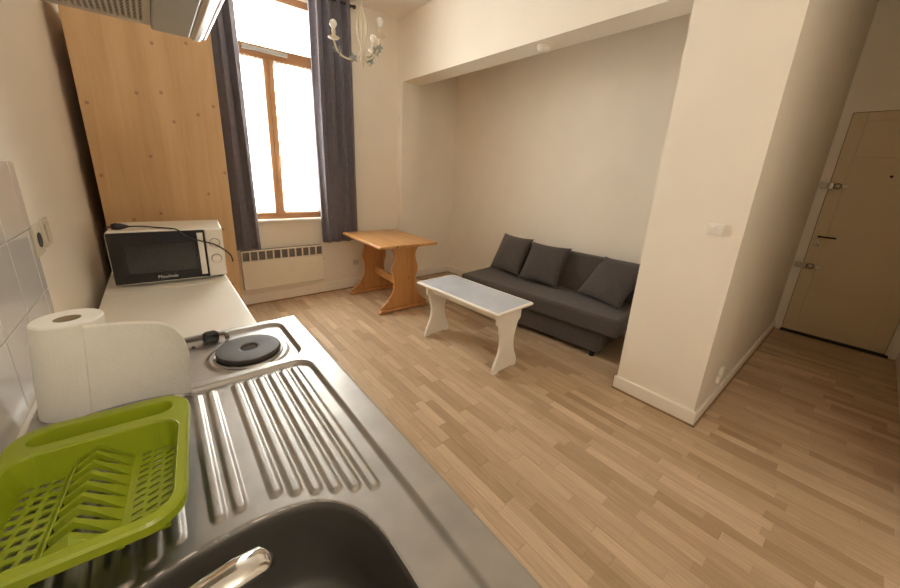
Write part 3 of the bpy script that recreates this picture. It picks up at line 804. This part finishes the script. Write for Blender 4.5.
# local x runs along the sofa (window end to corridor end), local y from front to back
obj('seat', bx(0, SL, 0, .60, .255, SZ), M['sofa'], sf, bevel=.028, seg=4)
obj('base', bx(.10, SL - .14, .055, .55, .06, .2535), M['sofa'], sf, bevel=.012, seg=3)
bk = MB(); yb0, yb1 = .485, .590
bk.prism([(yb0, SZ + .003), (yb1, SZ + .003), (yb1 + .072, .735), (yb1 + .060, .755), (yb0 + .098, .755), (yb0 + .078, .735)], .24, SL, 'X')
obj('backrest', bk, M['sofa'], sf, bevel=.02, seg=4)
for x in (.16, SL - .20):
    for y in (.10, .50): obj('leg', MB().lathe([(.022, .003), (.026, .0595)], (x, y, 0), 'Z', 14), M['black'], sf)
def cushion(name, label, bl, brr, up, size, thick, seed, roll=0.0):
    rnd = random.Random(seed)
    ph = [rnd.random() * 6 for _ in range(6)]
    n = 28
    V = []; F = []
    def P(u, v, sgn):
        e = (1 - abs(u) ** 2.6) * (1 - abs(v) ** 2.6)
        t = thick / 2 * max(e, 0) ** .52
        t *= 1 + .06 * math.sin(u * 3 + ph[0]) * math.sin(v * 2.5 + ph[1])
        t += .004 * e ** .5 * math.sin((u * 1.3 + v) * 9 + ph[2]) * math.exp(-((u - .5) ** 2 + (v + .5) ** 2) * 3)
        k = .075
        x = u * (1 - k * (1 - v * v)); y = v * (1 - k * (1 - u * u))
        return (x * size / 2, y * size / 2, sgn * t)
    for s in (1, -1):
        for j in range(n + 1):
            for i in range(n + 1):
                V.append(P(-1 + 2 * i / n, -1 + 2 * j / n, s))
        b = 0 if s == 1 else (n + 1) ** 2
        for j in range(n):
            for i in range(n):
                q = [b + j * (n + 1) + i, b + j * (n + 1) + i + 1, b + (j + 1) * (n + 1) + i + 1, b + (j + 1) * (n + 1) + i]
                F.append(tuple(q if s == 1 else q[::-1]))
    me = bpy.data.meshes.new(name); me.from_pydata(V, [], F)
    bm = bmesh.new(); bm.from_mesh(me); bmesh.ops.remove_doubles(bm, verts=bm.verts, dist=.0004); bmesh.ops.recalc_face_normals(bm, faces=bm.faces); bm.to_mesh(me); bm.free()
    me.polygons.foreach_set('use_smooth', [True] * len(me.polygons))
    o = obj(name, me, M['cush'])
    bl, brr = Vector(bl), Vector(brr)
    xa = (brr - bl).normalized(); upv = Vector(up); upv = (upv - xa * upv.dot(xa)).normalized(); za = xa.cross(upv)
    m = Matrix.Identity(4)
    for r in range(3): m[r][0], m[r][1], m[r][2] = xa[r], upv[r], za[r]
    if roll: m = m @ Matrix.Rotation(roll, 4, 'Z')
    mid = (bl + brr) / 2 + upv * (size / 2)
    m.translation = mid
    o.matrix_world = m
    return tag(o, label, 'cushion', 'cushions on the sofa bed')
cushion('cushion', 'dark grey cushion at the window end of the sofa bed', (2.870, 2.680, .437), (2.855, 2.265, .437), (.52, -.10, 1), .430, .13, 1)
cushion('cushion', 'dark grey cushion second from the window end of the sofa bed', (2.795, 2.205, .437), (2.860, 1.79, .437), (.72, -.17, 1), .435, .14, 2)
cushion('cushion', 'dark grey cushion lying back near the pillar end of the sofa bed', (2.92, 1.60, .437), (2.83, 1.165, .437), (.98, -.20, 1), .46, .14, 3)

# ------------------------------------------------------------------ entrance door
dO = tag(bpy.data.objects.new('door_1', None), 'cream entrance door with two round locks at the end of the corridor', None, None, 'structure'); C.objects.link(dO); dO.location = (XD, 0, 0)
leaf = MB()
x0 = .006
leaf.box(x0 + .006, x0 + .04, DY0 + .004, DY1 - .004, .025, DZ - .004)
obj('leaf', leaf, M['door'], dO)
def drect(name, y0, y1, z0, z1):
    obj(name, bx(x0, x0 + .0058, y0, y1, z0, z1), M['door'], dO, bevel=.0025)
drect('stile', DY1 - .10, DY1 - .004, .025, DZ - .004); drect('stile', DY0 + .004, DY0 + .10, .025, DZ - .004)
ya, yb = DY0 + .1006, DY1 - .1006
drect('rail', ya, yb, .025, .12); drect('rail', ya, yb, 2.09, DZ - .004)
drect('panel', ya, yb, .121, .503); drect('panel', ya, yb, .507, 1.773); drect('panel', ya, yb, 1.777, 2.089)
obj('threshold', bx(-.03, .02, DY0 - .02, DY1 + .005, .001, .022), M['dark'], dO, bevel=.003)
for z, nm in ((1.515, 'lock'), (.725, 'lock')):
    k = obj(nm, MB().lathe([(.030, .0055), (.030, -.006), (.024, -.012), (.022, -.035), (.012, -.042), (.0, -.043)], (0, DY1 - .06, z), 'X', 24).mesh(nm, True), M['brass'], dO)
    obj('strike_plate', bx(-.022, -.0005, DY1 + .006, DY1 + .055, z - .028, z + .028), M['brass'], k, bevel=.004)
    obj('lock_case', bx(-.016, .0055, DY1 - .034, DY1 - .001, z - .03, z + .03), M['brass'], k, bevel=.004)
    obj('key_tab', bx(-.030, -.006, DY1 - .125, DY1 - .092, z - .009, z + .009), M['whitep'], k, bevel=.002)
obj('door_handle', MB().tube([(.006, DY1 - .05, 1.03), (-.045, DY1 - .05, 1.03), (-.05, DY1 - .06, 1.03), (-.05, DY1 - .17, 1.03)], .008, 10), M['dark'], dO)
obj('keyhole_plate', bx(-.004, .0057, DY1 - .07, DY1 - .03, .93, .985), M['brass'], dO, bevel=.002)
obj('keyhole', MB().lathe([(.006, -.0045), (.006, -.0041)], (0, DY1 - .05, .962), 'X', 12), M['dark'], dO)
obj('peephole', MB().lathe([(.011, .0055), (.011, -.003), (.006, -.004)], (0, -.012, 1.615), 'X', 16), M['dark'], dO)
obj('door_gap', (lambda m: (m.box(.012, .02, DY1 - .0035, DY1 - .0005, .025, DZ - .001), m.box(.012, .02, DY0, DY1, DZ - .0035, DZ - .0005), m)[-1])(MB()), M['dark'], dO)  # solid dark strips put the shade of the gap into colour
obj('hallway_stop', bx(.05, .10, DY0 - .0, DY1, .0, DZ), M['dark'], dO)

# ------------------------------------------------------------------ small wall fittings
sw = thing('light_switch', 'white double light switch on the pillar face', 'switch', (XP, .547, 1.222))
obj('plate', bx(-.010, 0, -.040, .040, -.031, .031), M['whitep'], sw, bevel=.004)
for y in (-.02, .02): obj('rocker', bx(-.015, -.0105, y - .014, y + .014, -.017, .017), M['whitep'], sw, bevel=.002)
cb = thing('cable_outlet', 'small white cable outlet low on the corridor side of the pillar', 'outlet', (2.84, YP0, .20))
obj('box', bx(-.03, .03, -.022, 0, -.06, .0), M['whitep'], cb, bevel=.006)
obj('cover', bx(-.005, .05, -.024, 0, .001, .055), M['whitep'], cb, bevel=.006)
sd = thing('smoke_detector', 'white round smoke detector under the alcove beam', 'smoke detector', (2.535, 1.985, ZB))
obj('base', MB().lathe([(.058, -.0005), (.058, -.012), (.052, -.014)], (0, 0, 0), 'Z', 32), M['whitep'], sd)
obj('cap', MB().lathe([(.050, -.0145), (.050, -.026), (.044, -.036), (.03, -.040), (.0, -.041)], (0, 0, 0), 'Z', 32).mesh('cap', True), M['whitep'], sd)

# ------------------------------------------------------------------ chandelier
CH = (1.13, 2.31)
ch = thing('chandelier', 'small ivory three-arm chandelier with leaf ornaments hanging near the window', 'chandelier', (CH[0], CH[1], -.022))
obj('ceiling_rose', MB().lathe([(.05, ZC + .0215), (.05, ZC + .012), (.03, ZC - .008), (.008, ZC - .018)], (0, 0, 0), 'Z', 24), M['ivory'], ch)
obj('cable', MB().tube([(0, 0, ZC - .018), (0, 0, 2.44)], .0045, 8), M['ivory'], ch)
obj('column', MB().lathe([(.004, 2.44), (.007, 2.42), (.006, 2.40), (.012, 2.385), (.015, 2.36), (.012, 2.335), (.006, 2.32), (.006, 2.20), (.012, 2.19), (.016, 2.175), (.012, 2.155), (.014, 2.145), (.008, 2.125), (.0, 2.12)], (0, 0, 0), 'Z', 16).mesh('column', True), M['ivory'], ch)
for k in range(4):
    a = k * PI / 2 + .4
    p = [(0.004, 2.43), (.02, 2.40), (.036, 2.355), (.040, 2.31), (.030, 2.26), (.012, 2.215), (.005, 2.19)]
    obj('loop_wire', MB().tube(bez([(r * math.cos(a), r * math.sin(a), z) for r, z in p], 5), .0040, 8).mesh('loop_wire', True), M['ivory'], ch)
def leafm(c, a, s, tilt):
    mb = MB()
    out = []
    for k in range(10):
        b = 2 * PI * k / 10; r = s * (1 if k % 2 == 0 else .5)
        out.append((r * math.cos(b), r * math.sin(b)))
    mb.prism(out, -.0015, .0015, 'Y')
    ca, sa = math.cos(a), math.sin(a)
    mb.v = [(c[0] + x * ca - y * sa, c[1] + x * sa + y * ca, c[2] + z) for x, y, z in mb.v]
    return mb
for k, ang in enumerate((math.radians(155), math.radians(-78), math.radians(38))):
    ca, sa = math.cos(ang), math.sin(ang)
    prof = [(.006, 2.175), (.03, 2.150), (.075, 2.138), (.12, 2.150), (.152, 2.182), (.168, 2.222), (.17, 2.238)]
    ar = obj('arm', MB().tube(bez([(r * ca, r * sa, z) for r, z in prof], 6), .0058, 8).mesh('arm', True), M['ivory'], ch)
    c = (.17 * ca, .17 * sa, 0)
    obj('drip_pan', MB().lathe([(.006, 2.236), (.026, 2.238), (.036, 2.246), (.034, 2.248), (.008, 2.243)], c, 'Z', 20), M['ivory'], ar)
    obj('candle_sleeve', MB().lathe([(.0115, 2.2435), (.0115, 2.288), (.010, 2.290)], c, 'Z', 16), M['ivory'], ar)
    obj('bulb', MB().lathe([(.008, 2.2905), (.011, 2.297), (.019, 2.309), (.022, 2.320), (.019, 2.333), (.010, 2.341), (.0, 2.343)], c, 'Z', 18).mesh('bulb', True), M['bulb'], ar)
    obj('leaf', leafm((.135 * ca + .0, .135 * sa, 2.172), ang + 1.2, .034, 0), M['leaf'], ar)
    obj('leaf', leafm((.055 * ca - .02 * sa, .055 * sa + .02 * ca, 2.142), ang + .4, .032, 0), M['leaf'], ar)
    obj('flower', leafm((.165 * ca, .165 * sa, 2.185), ang + .8, .024, 0), M['leaf'], ar)
